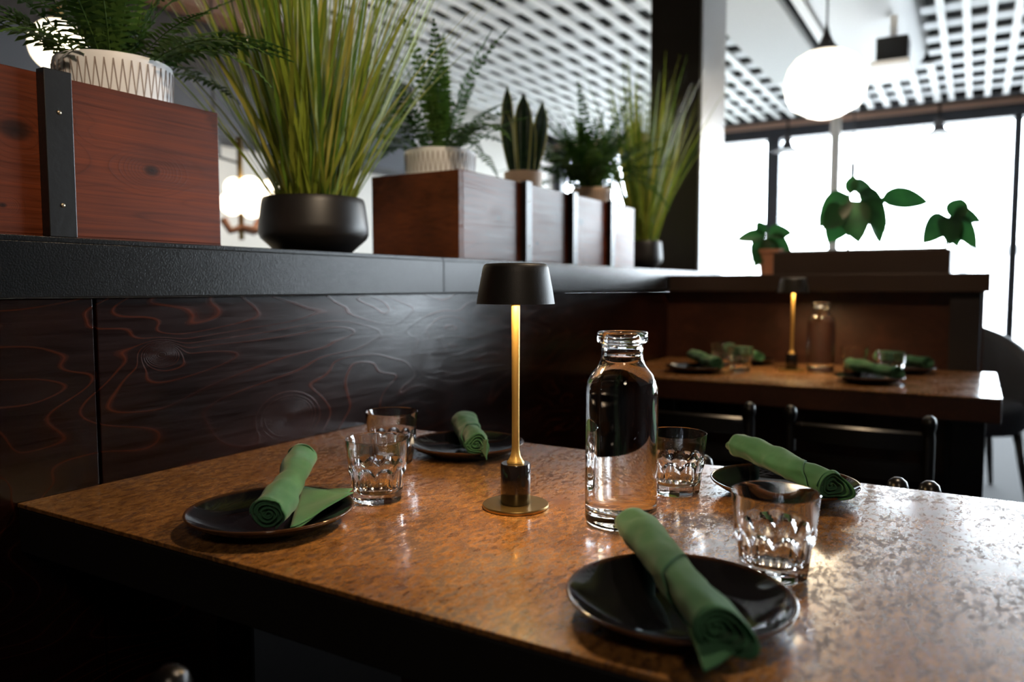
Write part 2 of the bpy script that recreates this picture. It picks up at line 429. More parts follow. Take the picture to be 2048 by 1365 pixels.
for i in range(len(mull) - 1):
    struct(box((WX - 0.004, mull[i][1], SILL), (WX + 0.004, mull[i + 1][0], GT)).build('window_%d' % (i + 1), M['pane']))

# ceiling lattice: white slats along the room over wider cross boards
lat = MB()
Zs = 2.75
def slat_ok(y): return y > 1.52 or y < 0.36
k = 0
y = -4.2
while y < 4.2:
    if slat_ok(y): lat.box((3.45 if y > 1 else 0.6, y - 0.0225, Zs), (8.25, y + 0.0225, Zs + 0.022))
    y += 0.139
x = 0.585
while x < 8.25:
    for ya, yb in ((-4.3, 0.36), (1.52, 4.2)):
        if yb < 1 or x > 3.5: lat.box((x - 0.074, ya, Zs + 0.024), (x + 0.074, yb, Zs + 0.036), 1)
    x += 0.335
y = 0.36
while y < 1.52:
    lat.box((6.85, y - 0.026, Zs), (8.25, y + 0.026, Zs + 0.022)); y += 0.139
for x in (6.99, 7.325, 7.66, 7.995): lat.box((x - 0.082, 0.36, Zs + 0.024), (x + 0.082, 1.52, Zs + 0.036), 1)
struct(lat.build('ceiling_lattice', [M['white_paint'], simple('pale_grey_board', (0.62, 0.64, 0.66), 0.6)]))
# soffit, lip and duct between the two lattice fields
struct(box((3.45, 1.07, 2.74), (6.8, 1.50, 2.80)).build('trim_30', simple('soffit_white', (0.60, 0.60, 0.60), 0.7)))
struct(box((3.45, 0.94, 2.74), (6.8, 1.00, 2.80)).build('trim_31', M['white_paint']))
dm = MB(); N = 40
R = 0.30
prof = [(0, 0), (R * 0.75, 0.0), (R * 0.93, 0.03), (R, 0.09), (R, 3.35)]
dm.lathe([(r, z) for r, z in prof], N)
dv = [(6.75 - z, 0.66 - a, 2.90 + b) for a, b, z in dm.v]
dm.v = dv
duct = dm.build('ventilation_duct', simple('duct_white', (0.52, 0.52, 0.52), 0.6), smooth=True, auto=40)
tag(duct, 'big round white ventilation duct running under the slatted ceiling', 'duct')
# black loudspeaker beside the duct
sp = thing('loudspeaker', 'small black box loudspeaker with white base hanging under the white duct', 'speaker', (5.2, 0.47, 2.315))
box((-0.09, -0.085, 0.025), (0.09, 0.085, 0.195)).build('cabinet', M['cord'], sp, bevel=0.004)
o_ = box((-0.24, -0.105, 0), (0.12, 0.095, 0.024)).build('base_plate', M['white_paint'], sp, bevel=0.003); o_['label'] = 'white base plate'
box((-0.02, -0.02, 0.196), (0.02, 0.02, 0.337)).build('bracket', M['white_paint'], sp)
# slim pale pipe in front of the window
pc = MB().lathe([(0, 0), (0.05, 0), (0.05, 2.75), (0, 2.75)], 20)
tag(pc.build('pipe', M['pole'], smooth=True, auto=40, loc=(8.3, 1.24, 0)), 'slim pale upright pipe standing in front of the window', 'pipe')

# ------------------------------------------------------------------ outside
struct(box((WX + 0.2, -14, -0.25), (40, 16, -0.15)).build('ground', M['pavement']))
tag(box((34, -14, -0.15), (34.4, 16, 2.6)).build('far_building', M['far_wall']), 'long pale low building beyond the terrace, washed out by sun', 'building')
rl = thing('terrace_railing', 'white terrace railing outside the window, right of the black planter', 'railing', (9.6, 0.12, -0.15))
box((-0.03, -0.05, 0), (0.03, 0.05, 1.62)).build('post', M['outdoor_white'], rl)
box((-0.03, -3.4, 1.52), (0.03, -0.05, 1.62)).build('rail', M['outdoor_white'], rl)
box((-0.03, -3.4, 0), (0.03, -3.3, 1.52)).build('post', M['outdoor_white'], rl)

def funnel(loc, label):
    t = thing('funnel_pendant', label, 'lamp', loc, 0, 'funnel lamps along the window')
    MB().lathe([(0, .012), (.135, .004), (.15, 0), (.15, .006), (.095, .024), (.055, .05), (.04, .10), (.038, .14), (0, .14)], 32).build('shade', simple('funnel_grey', (0.10, 0.09, 0.09), 0.5), t, True, auto=50)
    MB().tube([(0, 0, 0.14), (0, 0, 2.766 - loc[2])], 0.012).build('cord', M['cord'], t)
funnel((8.32, 0.345, 2.465), 'small grey funnel lamp at the window top, right of the opal globe pendant')
funnel((8.32, 1.70, 2.425), 'small grey funnel lamp at the window top, left of the slim pale pipe')

# ------------------------------------------------------------------ tables
def table(name, label, x0, x1, y0, y1, topm, edge, legs):
    t = thing(name, label, 'table', ((x0 + x1) / 2, (y0 + y1) / 2, 0))
    hx, hy = (x1 - x0) / 2, (y1 - y0) / 2
    box((-hx, -hy, 0.744), (hx, hy, 0.75)).build('tabletop', topm, t, bevel=0.0012)
    box((-hx + 0.0006, -hy + 0.0006, 0.681), (hx - 0.0006, hy - 0.0006, 0.744)).build('apron', edge, t, bevel=0.003)
    for (ya, yb) in legs:
        o = MB().box((-0.17, ya, 0.04), (0.17, yb, 0.681)).box((-0.26, ya - 0.01, 0), (0.26, yb + 0.01, 0.04))
        o.build('leg', M['black_wood'], t, bevel=0.004)
    return t
table('dining_table', 'nearest dining table with speckled tan laminate top, set for four', 0.55, 1.272, -0.12, 1.128, M['laminate'], M['black_edge'], [(-0.5, -0.42), (0.38, 0.46)])
table('dining_table', 'farther dining table with thick brown edge against the cross partition', 2.425, 3.155, -0.073, 1.112, M['laminate'], M['table_wood'], [(-0.56, -0.47), (0.38, 0.46)])
TZ = 0.7502

# ------------------------------------------------------------------ chairs
def ladder_chair(label, loc, rotz):
    """origin on the floor below the middle of the back; the sitter faces +x"""
    t = thing('ladderback_chair', label, 'chair', loc, rotz, 'black ladderback chairs')
    m = M['black_wood']; hw = 0.153
    H = 0.745
    for s in (-1, 1):
        b = MB(); pts = []; rr = []
        for z, r in ((0, .013), (.1, .015), (.44, .017), (.50, .0165), (.56, .0145), (H - .045, .0145), (H - .03, .0125), (H - .02, .016), (H - .008, .0165), (H + .002, .0135), (H + .008, .006)):
            pts.append((0.0 if z > .44 else 0.0, s * hw, z)); rr.append(r)
        b.tube(pts, rr, 14).build('leg', m, t, True, auto=50)
        f = MB().tube([(0.37, s * 0.148, 0), (0.37, s * 0.148, 0.2), (0.37, s * 0.148, 0.44)], [.013, .018, .016], 12)
        f.build('leg', m, t, True, auto=50)
        MB().tube([(0, s * hw, .2), (0.37, s * .148, .2)], .009, 8).build('stretcher', m, t, True)
    MB().tube([(0.37, -.148, .26), (0.37, .148, .26)], .009, 8).build('stretcher', m, t, True)
    seat = MB()
    out = []
    for x_, w in ((-0.015, .150), (0.06, .158), (0.2, .164), (0.36, .168), (0.40, .155)): out.append((x_, w))
    poly = [(x_, -w) for x_, w in out] + [(x_, w) for x_, w in reversed(out)]
    n = len(poly)
    vs_ = [(x_, y_, .435) for x_, y_ in poly] + [(x_, y_, .462) for x_, y_ in poly] + [(.19 + (x_ - .19) * .9, y_ * .9, .470) for x_, y_ in poly]
    fs = [tuple(range(n))[::-1]] + [(i, (i + 1) % n, n + (i + 1) % n, n + i) for i in range(n)] + [(n + i, n + (i + 1) % n, 2 * n + (i + 1) % n, 2 * n + i) for i in range(n)] + [tuple(range(2 * n, 3 * n))]
    seat.add(vs_, fs).build('seat', m, t, bevel=0.004)
    for z0, z1 in ((.672, .718), (.60, .645), (.53, .57)):
        b = MB(); vs_ = []; K = 14
        for i in range(K + 1):
            u = -1 + 2 * i / K; y_ = u * (hw - .008); bow = -0.030 * (1 - u * u)
            th = .009
            zt = z1 - .004 * u * u
            vs_ += [(bow - th, y_, z0), (bow + th, y_, z0), (bow + th, y_, zt - .006), (bow, y_, zt), (bow - th, y_, zt - .006)]
        fs = [(i * 5 + a, i * 5 + (a + 1) % 5, (i + 1) * 5 + (a + 1) % 5, (i + 1) * 5 + a) for i in range(K) for a in range(5)]
        fs += [(4, 3, 2, 1, 0), tuple(K * 5 + a for a in range(5))]
        b.add(vs_, fs).build('slat', m, t, True, auto=35)
    return t
ch = ladder_chair('black ladderback chair, back turned, tucked in at right end of farther table', (2.0, 0.233, 0), 0)
dup(ch, (2.0, 0.64, 0), 'black ladderback chair at farther table, mostly hidden behind the water carafe')
dup(ch, (1.325, 0.246, 0), 'black ladderback chair against nearest table, right behind the plate at its far edge', PI)
dup(ch, (1.325, -0.104, 0), 'black ladderback chair against nearest table, its post end rising past the far right corner', PI)
dup(ch, (0.364, 0.377, 0), 'black ladderback chair in near darkness, only its post top at bottom left edge')

def arm_chair(label, loc, rotz):
    t = thing('upholstered_chair', label, 'chair', loc, rotz, 'charcoal upholstered chairs by the window')
    # curved tub back
    b = MB(); vs_ = []; K = 18; J = 8
    for i in range(K + 1):
        a = -PI * 0.58 + PI * 1.16 * i / K
        top = 0.86 - 0.26 * (abs(a) / (PI * 0.58)) ** 2.0
        for j in range(J + 1):
            z = 0.36 + (top - 0.36) * j / J; q = j / J
            r = 0.25 + 0.045 * q
            vs_.append((-r * cos(a) - 0.0, r * sin(a), z))
    fs = [(i * (J + 1) + j, (i + 1) * (J + 1) + j, (i + 1) * (J + 1) + j + 1, i * (J + 1) + j + 1) for i in range(K) for j in range(J)]
    b.add(vs_, fs); o = b.build('backrest', M['upholstery'], t, True, solid=0.05)
    sb = MB().lathe([(0, .33), (.24, .33), (.262, .36), (.262, .44), (.24, .475), (0, .485)], 32)
    sb.build('seat', M['upholstery'], t, True, auto=60)
    for a, c in ((.17, .17), (.17, -.17), (-.17, .17), (-.17, -.17)):
        MB().tube([(a * 1.25, c * 1.25, 0), (a, c, .34)], [.011, .022], 10).build('leg', M['black_wood'], t, True)
    return t
ac = arm_chair('charcoal upholstered tub chair just past the end of the cross partition', (4.52, 0.02, 0), math.radians(200))
dup(ac, (4.62, -0.62, 0), 'charcoal upholstered tub chair cut off by the right picture edge', math.radians(150))

# ------------------------------------------------------------------ tableware
def plate(label, loc, group):
    prof = [(0, .004), (.040, .004), (.058, .0045), (.076, .009), (.090, .0155), (.0995, .0215), (.1012, .0226), (.1026, .0222), (.1030, .0210),
            (.1015, .0190), (.092, .0125), (.078, .0055), (.064, .0012), (.055, 0), (.0, 0)]
    o = MB().lathe(prof[::-1], 96).build('plate', M['plate'], None, True, loc=loc)
    o.rotation_euler = (0, 0, random.random() * 6)
    return tag(o, label, 'plate', group)

def cp(o, loc, label, rotz=0, group=None):
    c = o.copy(); COL.objects.link(c); c.location = loc; c.rotation_euler = (0, 0, rotz); c['label'] = label
    if group: c['group'] = group
    return c
random.seed(3)
GP = 'black glazed plates on the nearest table'; GP2 = 'black glazed plates on the farther table'
p_ = plate('black plate at left near side of nearest table, under napkin with spread corner', (0.665, 0.752, TZ), GP)
cp(p_, (1.136, 0.775, TZ), 'black plate behind the brass table lamp, nearest the paneled wall', 1, GP)
cp(p_, (1.140, 0.226, TZ), 'black plate at far right of nearest table, behind the front tumbler', 2, GP)
cp(p_, (0.668, 0.222, TZ), 'largest black plate in the foreground, with a napkin overhanging its rim', 3, GP)
Q = [((2.645, 0.835), 'leftmost black plate on farther table, under a dark green roll'), ((3.045, 0.75), 'black plate on farther table behind the pair of left tumblers'),
     ((2.632, 0.275), 'black plate on front right of farther table, under an olive green roll'), ((3.00, 0.205), 'black plate at back right of farther table, behind a tumbler')]
for i, ((x, y), lb) in enumerate(Q): cp(p_, (x, y, TZ), lb, i, GP2)

def tumbler_mesh():
    b = MB(); n_f = 10; per = 14; n = n_f * per
    H = 0.088; rt, rb = 0.0443, 0.0345
    zs = [0.0015, .004, .008, .013, .018, .024, .030, .035, .039, .042, .0445, .047, .0495, .052, .0545, .057, .060, .064, .070, .077, .083, .0865]
    def r0(z): return rb + (rt - rb) * (z / H) ** 0.85
    rings = []
    vs_ = []
    def ring(fn, z):
        rings.append(list(range(len(vs_), len(vs_) + n)))
        for k in range(n):
            a = 2 * PI * k / n; loc = ((k % per) / per - 0.5) * 2
            r = fn(a, loc, z); vs_.append((r * cos(a), r * sin(a), z))
    def outer(a, u, z):
        body = r0(z)
        if z < 0.054: body += 0.0014 * min(1, max(0, (0.054 - z) / 0.006)) * 0.9
        zt = 0.0525 - 0.012 * abs(u) ** 2.2
        flat = (r0(z) - 0.0006) * cos(PI / n_f) / cos(u * PI / n_f)
        s = max(0.0, min(1.0, (zt - z) / 0.004))
        return body + (flat - body) * s
    for z in zs: ring(outer, z)
    # rim, then the smooth inside
    for r, z in ((rt + .0001, .0876), (rt - .0006, H), (rt - .0015, .0876)): ring(lambda a, u, z, r=r: r, z)
    for z in (.082, .070, .055, .040, .028, .020): ring(lambda a, u, z: r0(z) - 0.0024 - 0.0012 * (1 - z / H), z)
    for r, z in ((.029, .0155), (.024, .0132), (.014, .0122)): ring(lambda a, u, z, r=r: r, z)
    top = len(vs_); vs_.append((0, 0, .0120))
    bot = len(vs_); vs_.append((0, 0, .0012))
    # foot
    fr_ = []
    fs = []
    for a, c in zip(rings, rings[1:]):
        for k in range(n): k2 = (k + 1) % n; fs.append((a[k], a[k2], c[k2], c[k]))
    for k in range(n):
        k2 = (k + 1) % n
        fs.append((rings[-1][k], rings[-1][k2], top))
    base = list(range(len(vs_), len(vs_) + n))
    for k in range(n):
        a = 2 * PI * k / n; u = ((k % per) / per - 0.5) * 2
        r = (rb - 0.0022) * cos(PI / n_f) / cos(u * PI / n_f); vs_.append((r * cos(a), r * sin(a), 0.0))
    for k in range(n):
        k2 = (k + 1) % n
        fs.append((base[k], base[k2], rings[0][k2], rings[0][k])); fs.append((base[k2], base[k], bot))
    b.add(vs_, fs); return b
GT1 = 'faceted tumblers on the nearest table'; GT2 = 'faceted tumblers on the farther table'
g_ = tumbler_mesh().build('tumbler', M['glass'], None, True, auto=24, loc=(0.822, 0.712, TZ))
tag(g_, 'clear faceted tumbler right of the left plate, front of two', 'glass', GT1)
cp(g_, (1.013, 0.845, TZ), 'clear faceted tumbler near the paneled wall, rear of two', 0.3, GT1)
cp(g_, (1.076, 0.366, TZ), 'clear faceted tumbler right behind the water carafe', 0.5, GT1)
cp(g_, (0.815, 0.170, TZ), 'clear faceted tumbler in the foreground, beside the largest plate', 0.2, GT1)
for i, ((x, y), lb) in enumerate([((2.735, 0.700), 'clear tumbler on farther table left of the lamp, front of two'), ((2.885, 0.803), 'clear tumbler on farther table left of the lamp, rear of two'),
                                  ((2.935, 0.357), 'clear tumbler on farther table just right of the carafe'), ((2.774, 0.226), 'rightmost clear tumbler on farther table')]):
    cp(g_, (x, y, TZ), lb, i * 0.4, GT2)

# carafe with water: the glass, the wetted inner surface and the water level are separate interfaces
def carafe(label, loc):
    t = thing('carafe', label, 'carafe', loc, 0, 'water carafes')
    out = [(0, .0015), (.030, .0012), (.036, 0), (.041, .0008), (.0445, .004), (.0452, .009), (.0453, .05), (.0453, .166), (.0448, .174), (.0428, .182), (.0388, .190),
           (.0338, .196), (.0295, .202), (.0268, .209), (.0260, .216), (.0260, .2275), (.0270, .2290), (.0308, .2300), (.0319, .2320), (.0319, .2400), (.0312, .2425), (.0290, .2437),
           (.0255, .2437), (.0240, .2415), (.0232, .2300), (.0230, .2135)]
    b = MB().lathe(out, 96); b.build('bottle', M['glass'], t, True, auto=75)
    wet = [(.0230, .2135), (.0237, .209), (.0262, .2035), (.0310, .1965), (.0362, .1895), (.0402, .181), (.0420, .173), (.0425, .165), (.0425, .06), (.0425, .030), (.0412, .0225), (.036, .0185), (.020, .0168), (0, .0165)]
    w = MB().lathe(wet, 96, mi=0)
    w.lathe([(.0230, .2135), (.0215, .2128), (.017, .2125), (0, .2125)], 96, mi=1)
    o = w.build('water', [M['water_in'], M['water_top']], t, True, auto=60)
    o['label'] = 'clear water filling the carafe up to its neck'
    return t
ca = carafe('tall glass water carafe in the middle of the nearest table', (0.897, 0.376, TZ))
dup(ca, (2.862, 0.456, TZ), 'tall glass water carafe on the farther table, beside the lamp')

# table lamp
def table_lamp(label, loc):
    t = thing('table_lamp', label, 'lamp', loc, 0, 'cordless table lamps')
    MB().lathe([(0, 0), (.0445, 0), (.0452, .0012), (.0452, .0042), (.0445, .0052), (0, .0056)], 72).build('base', M['bronze'], t, True, auto=45)
    MB().lathe([(0, .0056), (.0195, .0056), (.0203, .0066), (.0203, .0590), (.0193, .0606), (0, .0606)], 48).build('stem_block', M['marble'], t, True, auto=45)
    MB().lathe([(0, .0606), (.0118, .0606), (.0118, .0626), (.0098, .0650), (.0070, .0705), (.0055, .078), (.0052, .082), (.0052, .15), (.0056, .22), (.0060, .279), (0, .279)], 32).build('pole', M['brass'], t, True, auto=45)
    MB().lathe([(.0060, .274), (.0085, .2785), (.0085, .290), (0, .290)], 24).build('socket', M['bronze'], t, True, auto=45)
    sh = [(.0523, .2765), (.0500, .292), (.0452, .3175), (.0438, .3245), (.0420, .3280), (.0395, .3296), (.030, .3302), (0, .3304)]
    inn = [(0, .3270), (.038, .3265), (.0415, .3240), (.0432, .3170), (.0482, .292), (.0508, .2765)]
    s = MB().lathe(sh + inn, 80, closed=False)
    n = 80
    o = MB().lathe(sh + inn, 80); o2 = o.build('shade', M['shade'], t, True, auto=45)
    # close the lower lip
    MB().lathe([(.0508, .2765), (.0523, .2765)], 80).build('shade_rim', M['shade'], o2, True)
    MB().lathe([(0, .3105), (.030, .3105), (.033, .3135), (.033, .3265), (0, .3265)], 40).build('light_disc', M['led'], t, True, auto=45)
    return t
tl = table_lamp('black shaded brass table lamp in the middle of the nearest table', (0.890, 0.527, TZ))
dup(tl, (2.858, 0.552, TZ), 'black shaded brass table lamp on the farther table')
for x, y in ((0.890, 0.527), (2.858, 0.552)):
    lamp('lamp_bulb', 'POINT', (x - 0.018, y - 0.012, TZ + 0.297), 5.0, (1.0, 0.66, 0.30), 0.012)

# napkins
def napkin(label, p0, p1, R, seed, group, flap=None, droop=0.0, wrap=0.55, turns=3.6, roll0=0.6, tip0=0.010, tip1=0.022, squash=0.88):
    rnd = random.Random(seed)
    p0, p1 = Vector(p0), Vector(p1); L = (p1 - p0).length; ax = (p1 - p0).normalized()
    side = ax.cross(Vector((0, 0, 1))).normalized(); upv = side.cross(ax).normalized()
    t = thing('napkin', label, 'napkin', p0, 0, group)
    off = Vector((seed * 3.7, seed * 1.3, 0))
    def pos(s, th, rad, push=0):
        # s 0..1 along, th angle, rad radius
        c = ax * (s * L)
        c = c + Vector((0, 0, -droop * (s ** 3)))
        wob = 1 + 0.25 * mnoise.noise(Vector((s * 4.2, cos(th) * 0.8, sin(th) * 0.8)) + off) + 0.13 * mnoise.noise(Vector((s * 9 + th * 0.25, cos(th) * 1.5, sin(th) * 1.5)) + off) + 0.03 * math.sin(s * 21 + 2 * th + seed) * mnoise.noise(Vector((s * 3, th, 1.0)) + off) * 1.6 + 0.02 * mnoise.noise(Vector((s * 28 + th, cos(th) * 3, sin(th) * 3)) + off)
        pin = 1 - 0.10 * math.exp(-((s - 0.5) / 0.2) ** 2)
        r = rad * wob * pin
        return c + side * (r * cos(th)) + upv * (r * sin(th) * squash) + ax * push
    # inner spiral sheet
    b = MB(); NS = 46; NT = 96; vs_ = []
    for i in range(NS + 1):
        s = i / NS
        for j in range(NT + 1):
            q = j / NT; th = roll0 + turns * 2 * PI * q
            rad = R * (0.12 + 0.88 * q)
            e = 0
            if i > NS - 8: e = tip1 * max(0, cos(th - roll0 - turns * 2 * PI + 0.9)) ** 2 * ((i - NS + 8) / 8) * q
            if i < 8: e = -tip0 * max(0, cos(th - roll0 + 1.2)) ** 2 * ((8 - i) / 8) * q
            vs_.append(pos(s, th, rad, e))
    fs = [(i * (NT + 1) + j, (i + 1) * (NT + 1) + j, (i + 1) * (NT + 1) + j + 1, i * (NT + 1) + j + 1) for i in range(NS) for j in range(NT)]
    b.add(vs_, fs)
    for s_, sg in ((0.0, 1), (1.0, -1)):      # the bunched cloth seen in the open ends
        cv = []
        for i in range(9):
            for j in range(41):
                th = 2 * PI * j / 40; q = i / 8
                cv.append(pos(s_, th, R * 0.96 * q, sg * (0.0045 + 0.0022 * sin(q * 16 - th))))
        cf = [(i * 41 + j, (i + 1) * 41 + j, (i + 1) * 41 + j + 1, i * 41 + j + 1) for i in range(8) for j in range(40)]
        b.add(cv, cf)
    b.build('rolled_cloth', M['napkin'], t, True, solid=0.0012)
    # outer turn of cloth ending in a slanting hem
    if wrap:
        b = MB(); vs_ = []; NS2, NT2 = 34, 44
        for i in range(NS2 + 1):
            for j in range(NT2 + 1):
                q = j / NT2; th = 0.35 + roll0 + turns * 2 * PI - 2 * PI * 0.96 * q
                end = wrap + 0.50 * (q - 0.5)
                s = (1 - i / NS2) * end - 0.012
                lift = 0.0002 + 0.0013 * min(1, i / 4)
                vs_.append(pos(max(s, -0.02), th, R + lift, 0))
        fs = [(i * (NT2 + 1) + j, (i + 1) * (NT2 + 1) + j, (i + 1) * (NT2 + 1) + j + 1, i * (NT2 + 1) + j + 1) for i in range(NS2) for j in range(NT2)]
        b.add(vs_, fs).build('outer_fold', M['napkin'], t, True, solid=0.0012)
    if flap:
        for layer, tri in enumerate(flap):
            a, b0, c0 = [Vector(v) - p0 for v in tri]
            bb = MB(); vs_ = []; idx = {}; NN = 16
            for i in range(NN + 1):
                for j in range(NN + 1 - i):
                    u, v = i / NN, j / NN
                    p = a * (1 - u - v) + b0 * u + c0 * v
                    p = p + Vector((0, 0, 0.0035 * mnoise.noise(p * 26 + off) + 0.004 * u * u))
                    idx[i, j] = len(vs_); vs_.append(p)
            fs = []
            for i in range(NN):
                for j in range(NN - i):
                    fs.append((idx[i, j], idx[i + 1, j], idx[i, j + 1]))
                    if (i + 1, j + 1) in idx: fs.append((idx[i + 1, j], idx[i + 1, j + 1], idx[i, j + 1]))
            bb.add(vs_, fs).build('loose_corner', M['napkin'], t, True, solid=0.0012)
    return t
GN = 'rolled green napkins on the nearest table'; GN2 = 'rolled green napkins on the farther table'
napkin('green napkin roll with one loose corner spread on the left plate', (0.800, 0.836, 0.802), (0.612, 0.697, 0.7845), 0.0215, 1, GN, wrap=0,
       flap=[((0.640, 0.692, 0.7625), (0.748, 0.690, 0.7755), (0.758, 0.795, 0.770)), ((0.640, 0.688, 0.7600), (0.762, 0.704, 0.7755), (0.758, 0.795, 0.768))], tip0=0.03, tip1=0.004)
napkin('green napkin roll behind the table lamp, its end hanging over the plate rim', (1.215, 0.835, 0.790), (1.055, 0.700, 0.792), 0.021, 2, GN, flap=[((1.078, 0.716, 0.792), (1.052, 0.676, 0.797), (1.030, 0.664, 0.770))], wrap=0.62, tip1=0.03, droop=0.004)
napkin('green napkin roll lying across the plate behind the front tumbler', (1.235, 0.312, 0.797), (1.073, 0.152, 0.788), 0.0205, 3, GN, wrap=0.74, tip0=0.03)
napkin('green napkin roll in the foreground, resting across the largest plate', (0.760, 0.302, 0.796), (0.566, 0.158, 0.796), 0.0195, 4, GN, flap=[((0.580, 0.186, 0.783), (0.566, 0.136, 0.783), (0.534, 0.158, 0.7725))], wrap=0.58, tip1=0.034, droop=0.004)
napkin('dark green napkin roll at the left end of the farther table', (2.785, 0.885, 0.797), (2.60, 0.745, 0.789), 0.022, 5, GN2, tip1=0.012)
napkin('green napkin roll behind the two left tumblers on the farther table', (3.08, 0.84, 0.795), (2.95, 0.69, 0.789), 0.022, 6, GN2, tip1=0.012)
napkin('olive green napkin roll in front of the right tumblers on farther table', (2.74, 0.345, 0.796), (2.60, 0.195, 0.788), 0.0205, 7, GN2, tip1=0.012)
napkin('green napkin roll half hidden behind the rightmost tumbler on farther table', (3.09, 0.29, 0.797), (2.93, 0.13, 0.794), 0.022, 8, GN2, tip1=0.012)

# ------------------------------------------------------------------ planter boxes on the ledge
LZ = 1.1202
def planter_box(label, x0, x1, straps, group):
    t = thing('planter_box', label, 'planter', ((x0 + x1) / 2, 1.285, LZ), 0, group)
    cx = (x0 + x1) / 2; H = 0.230; f0, f1 = 1.140 - 1.285, 1.430 - 1.285; th = 0.019
    a, b = x0 - cx, x1 - cx
    box((a + th + .0004, f0, .003), (b, f0 + th, H)).build('front_panel', M['planter'], t, bevel=.0015)
    box((a + th + .0004, f1 - th, .003), (b, f1, H)).build('back_panel', M['planter'], t, bevel=.0015)
    for e0 in (a, b - th - .0004):
        o = box((e0, f0 + (0.0 if e0 == a else th), .003), (e0 + th, f1 - (0.0 if e0 == a else th), H - .002)).build('end_panel', M['planter_end'], t, bevel=.0015)
    box((a + th, f0 + th, .10), (b - th, f1 - th, .13)).build('liner', M['soil'], t)
    box((a, f0, 0), (b, f1, .003)).build('bottom', M['planter'], t)
    for s0, s1 in straps:
        st = box((s0 - cx, f0 - .020, 0), (s1 - cx, f0 - .0005, H + .004)).build('strap', M['strap'], t, bevel=.001)
        for zz in (.045, .19):
            MB().lathe([(0, 0), (.0035, 0), (.003, .0012), (0, .0016)], 12).build('screw', M['screw'], st, True)
    return t
M['planter_end'] = wood('stained_end_board', (0.035, 0.010, 0.0035), (0.17, 0.045, 0.012), (0.2, 0.06, 0.016), (7, 1.2, 7), 3, 3, 0.5, 0.2, 0, 0.35)
GB = 'stained wooden planter boxes on the ledge'
pb1 = planter_box('red brown wooden planter box with black strap at the left picture edge', 0.0, 0.910, [(0.30, 0.338), (0.606, 0.645)], GB)
pb2 = planter_box('long wooden planter box with three black straps right of the large grass', 1.640, 2.825, [(1.952, 1.987), (2.256, 2.291), (2.560, 2.595)], GB)
for o in list(bpy.data.objects):
    if o.name.startswith('screw'):
        st = o.parent; bb = [Vector(c) for c in st.bound_box]
        xs = (min(v.x for v in bb) + max(v.x for v in bb)) / 2; yf = min(v.y for v in bb)
        o.location = (xs, yf + .0002, 0.045 if [c for c in st.children].index(o) == 0 else 0.175); o.rotation_euler = (PI / 2, 0, 0)

# pots
def bowl_pot(parent, r, h):
    prof = [(0, 0), (.58 * r, 0), (.66 * r, .015 * h), (.96 * r, .28 * h), (1.0 * r, .36 * h), (.995 * r, .5 * h), (.945 * r, .88 * h), (.925 * r, .97 * h), (.905 * r, h), (.885 * r, .98 * h), (.885 * r, .80 * h), (0, .80 * h)]
    return MB().lathe(prof, 64).build('pot', M['pot_black'], parent, True, auto=50)

def ribbed_pot(parent, r, h, m, n=44):
    """white pot with a band of V grooves in relief"""
    prof = [(0, 0), (.80 * r, 0), (.88 * r, .05 * h), (.96 * r, .5 * h), (.995 * r, .86 * h), (1.0 * r, .95 * h), (.985 * r, .99 * h), (.95 * r, h), (.92 * r, .98 * h), (.91 * r, .86 * h), (0, .86 * h)]
    p = MB().lathe(prof, 88).build('pot', m, parent, True, auto=50)
    g = MB()
    def rad(z): return (.88 * r + (.995 * r - .88 * r) * (z / h - .05) / .81) + .0004
    for row, (za, zb) in enumerate(((.93 * h, .62 * h), (.55 * h, .24 * h))):
        pts = []
        for k in range(2 * n):
            a = 2 * PI * k / (2 * n); z = za if k % 2 == 0 else zb; q = min(rad(z), r * 1.001)
            pts.append((q * cos(a), q * sin(a), z))
        for k in range(2 * n): g.tube([pts[k], pts[(k + 1) % (2 * n)]], 0.0013, 4, cap=False)
    g.build('groove_pattern', M['groove'], p)
    return p

def blade(b, base, az, tilt, L, w, curve, rnd, mi=0, seg=7, keep=None):
    d = Vector((cos(az), sin(az), 0)); sd = Vector((-sin(az), cos(az), 0))
    tw = rnd.uniform(-1, 1)
    sd = (sd * cos(tw) + d * sin(tw)).normalized()
    vs_ = []; p = Vector(base); ang = tilt
    for i in range(seg + 1):
        q = i / seg
        ww = w * (0.75 + 0.5 * q) if q < .4 else w * 0.95 * (1 - ((q - .4) / .6) ** 1.6)
        ww = max(ww, 0.0003)
        fold = Vector((0, 0, 0)) + d * (-0.18 * ww)
        vs_ += [p - sd * ww, p + fold, p + sd * ww]
        p = p + (d * sin(ang) + Vector((0, 0, cos(ang)))) * (L / seg); ang += curve / seg
    if keep and not all(keep(v) for v in vs_): return
    fs = []
    for i in range(seg):
        a = i * 3; fs += [(a, a + 1, a + 4, a + 3), (a + 1, a + 2, a + 5, a + 4)]
    b.add(vs_, fs, mi)

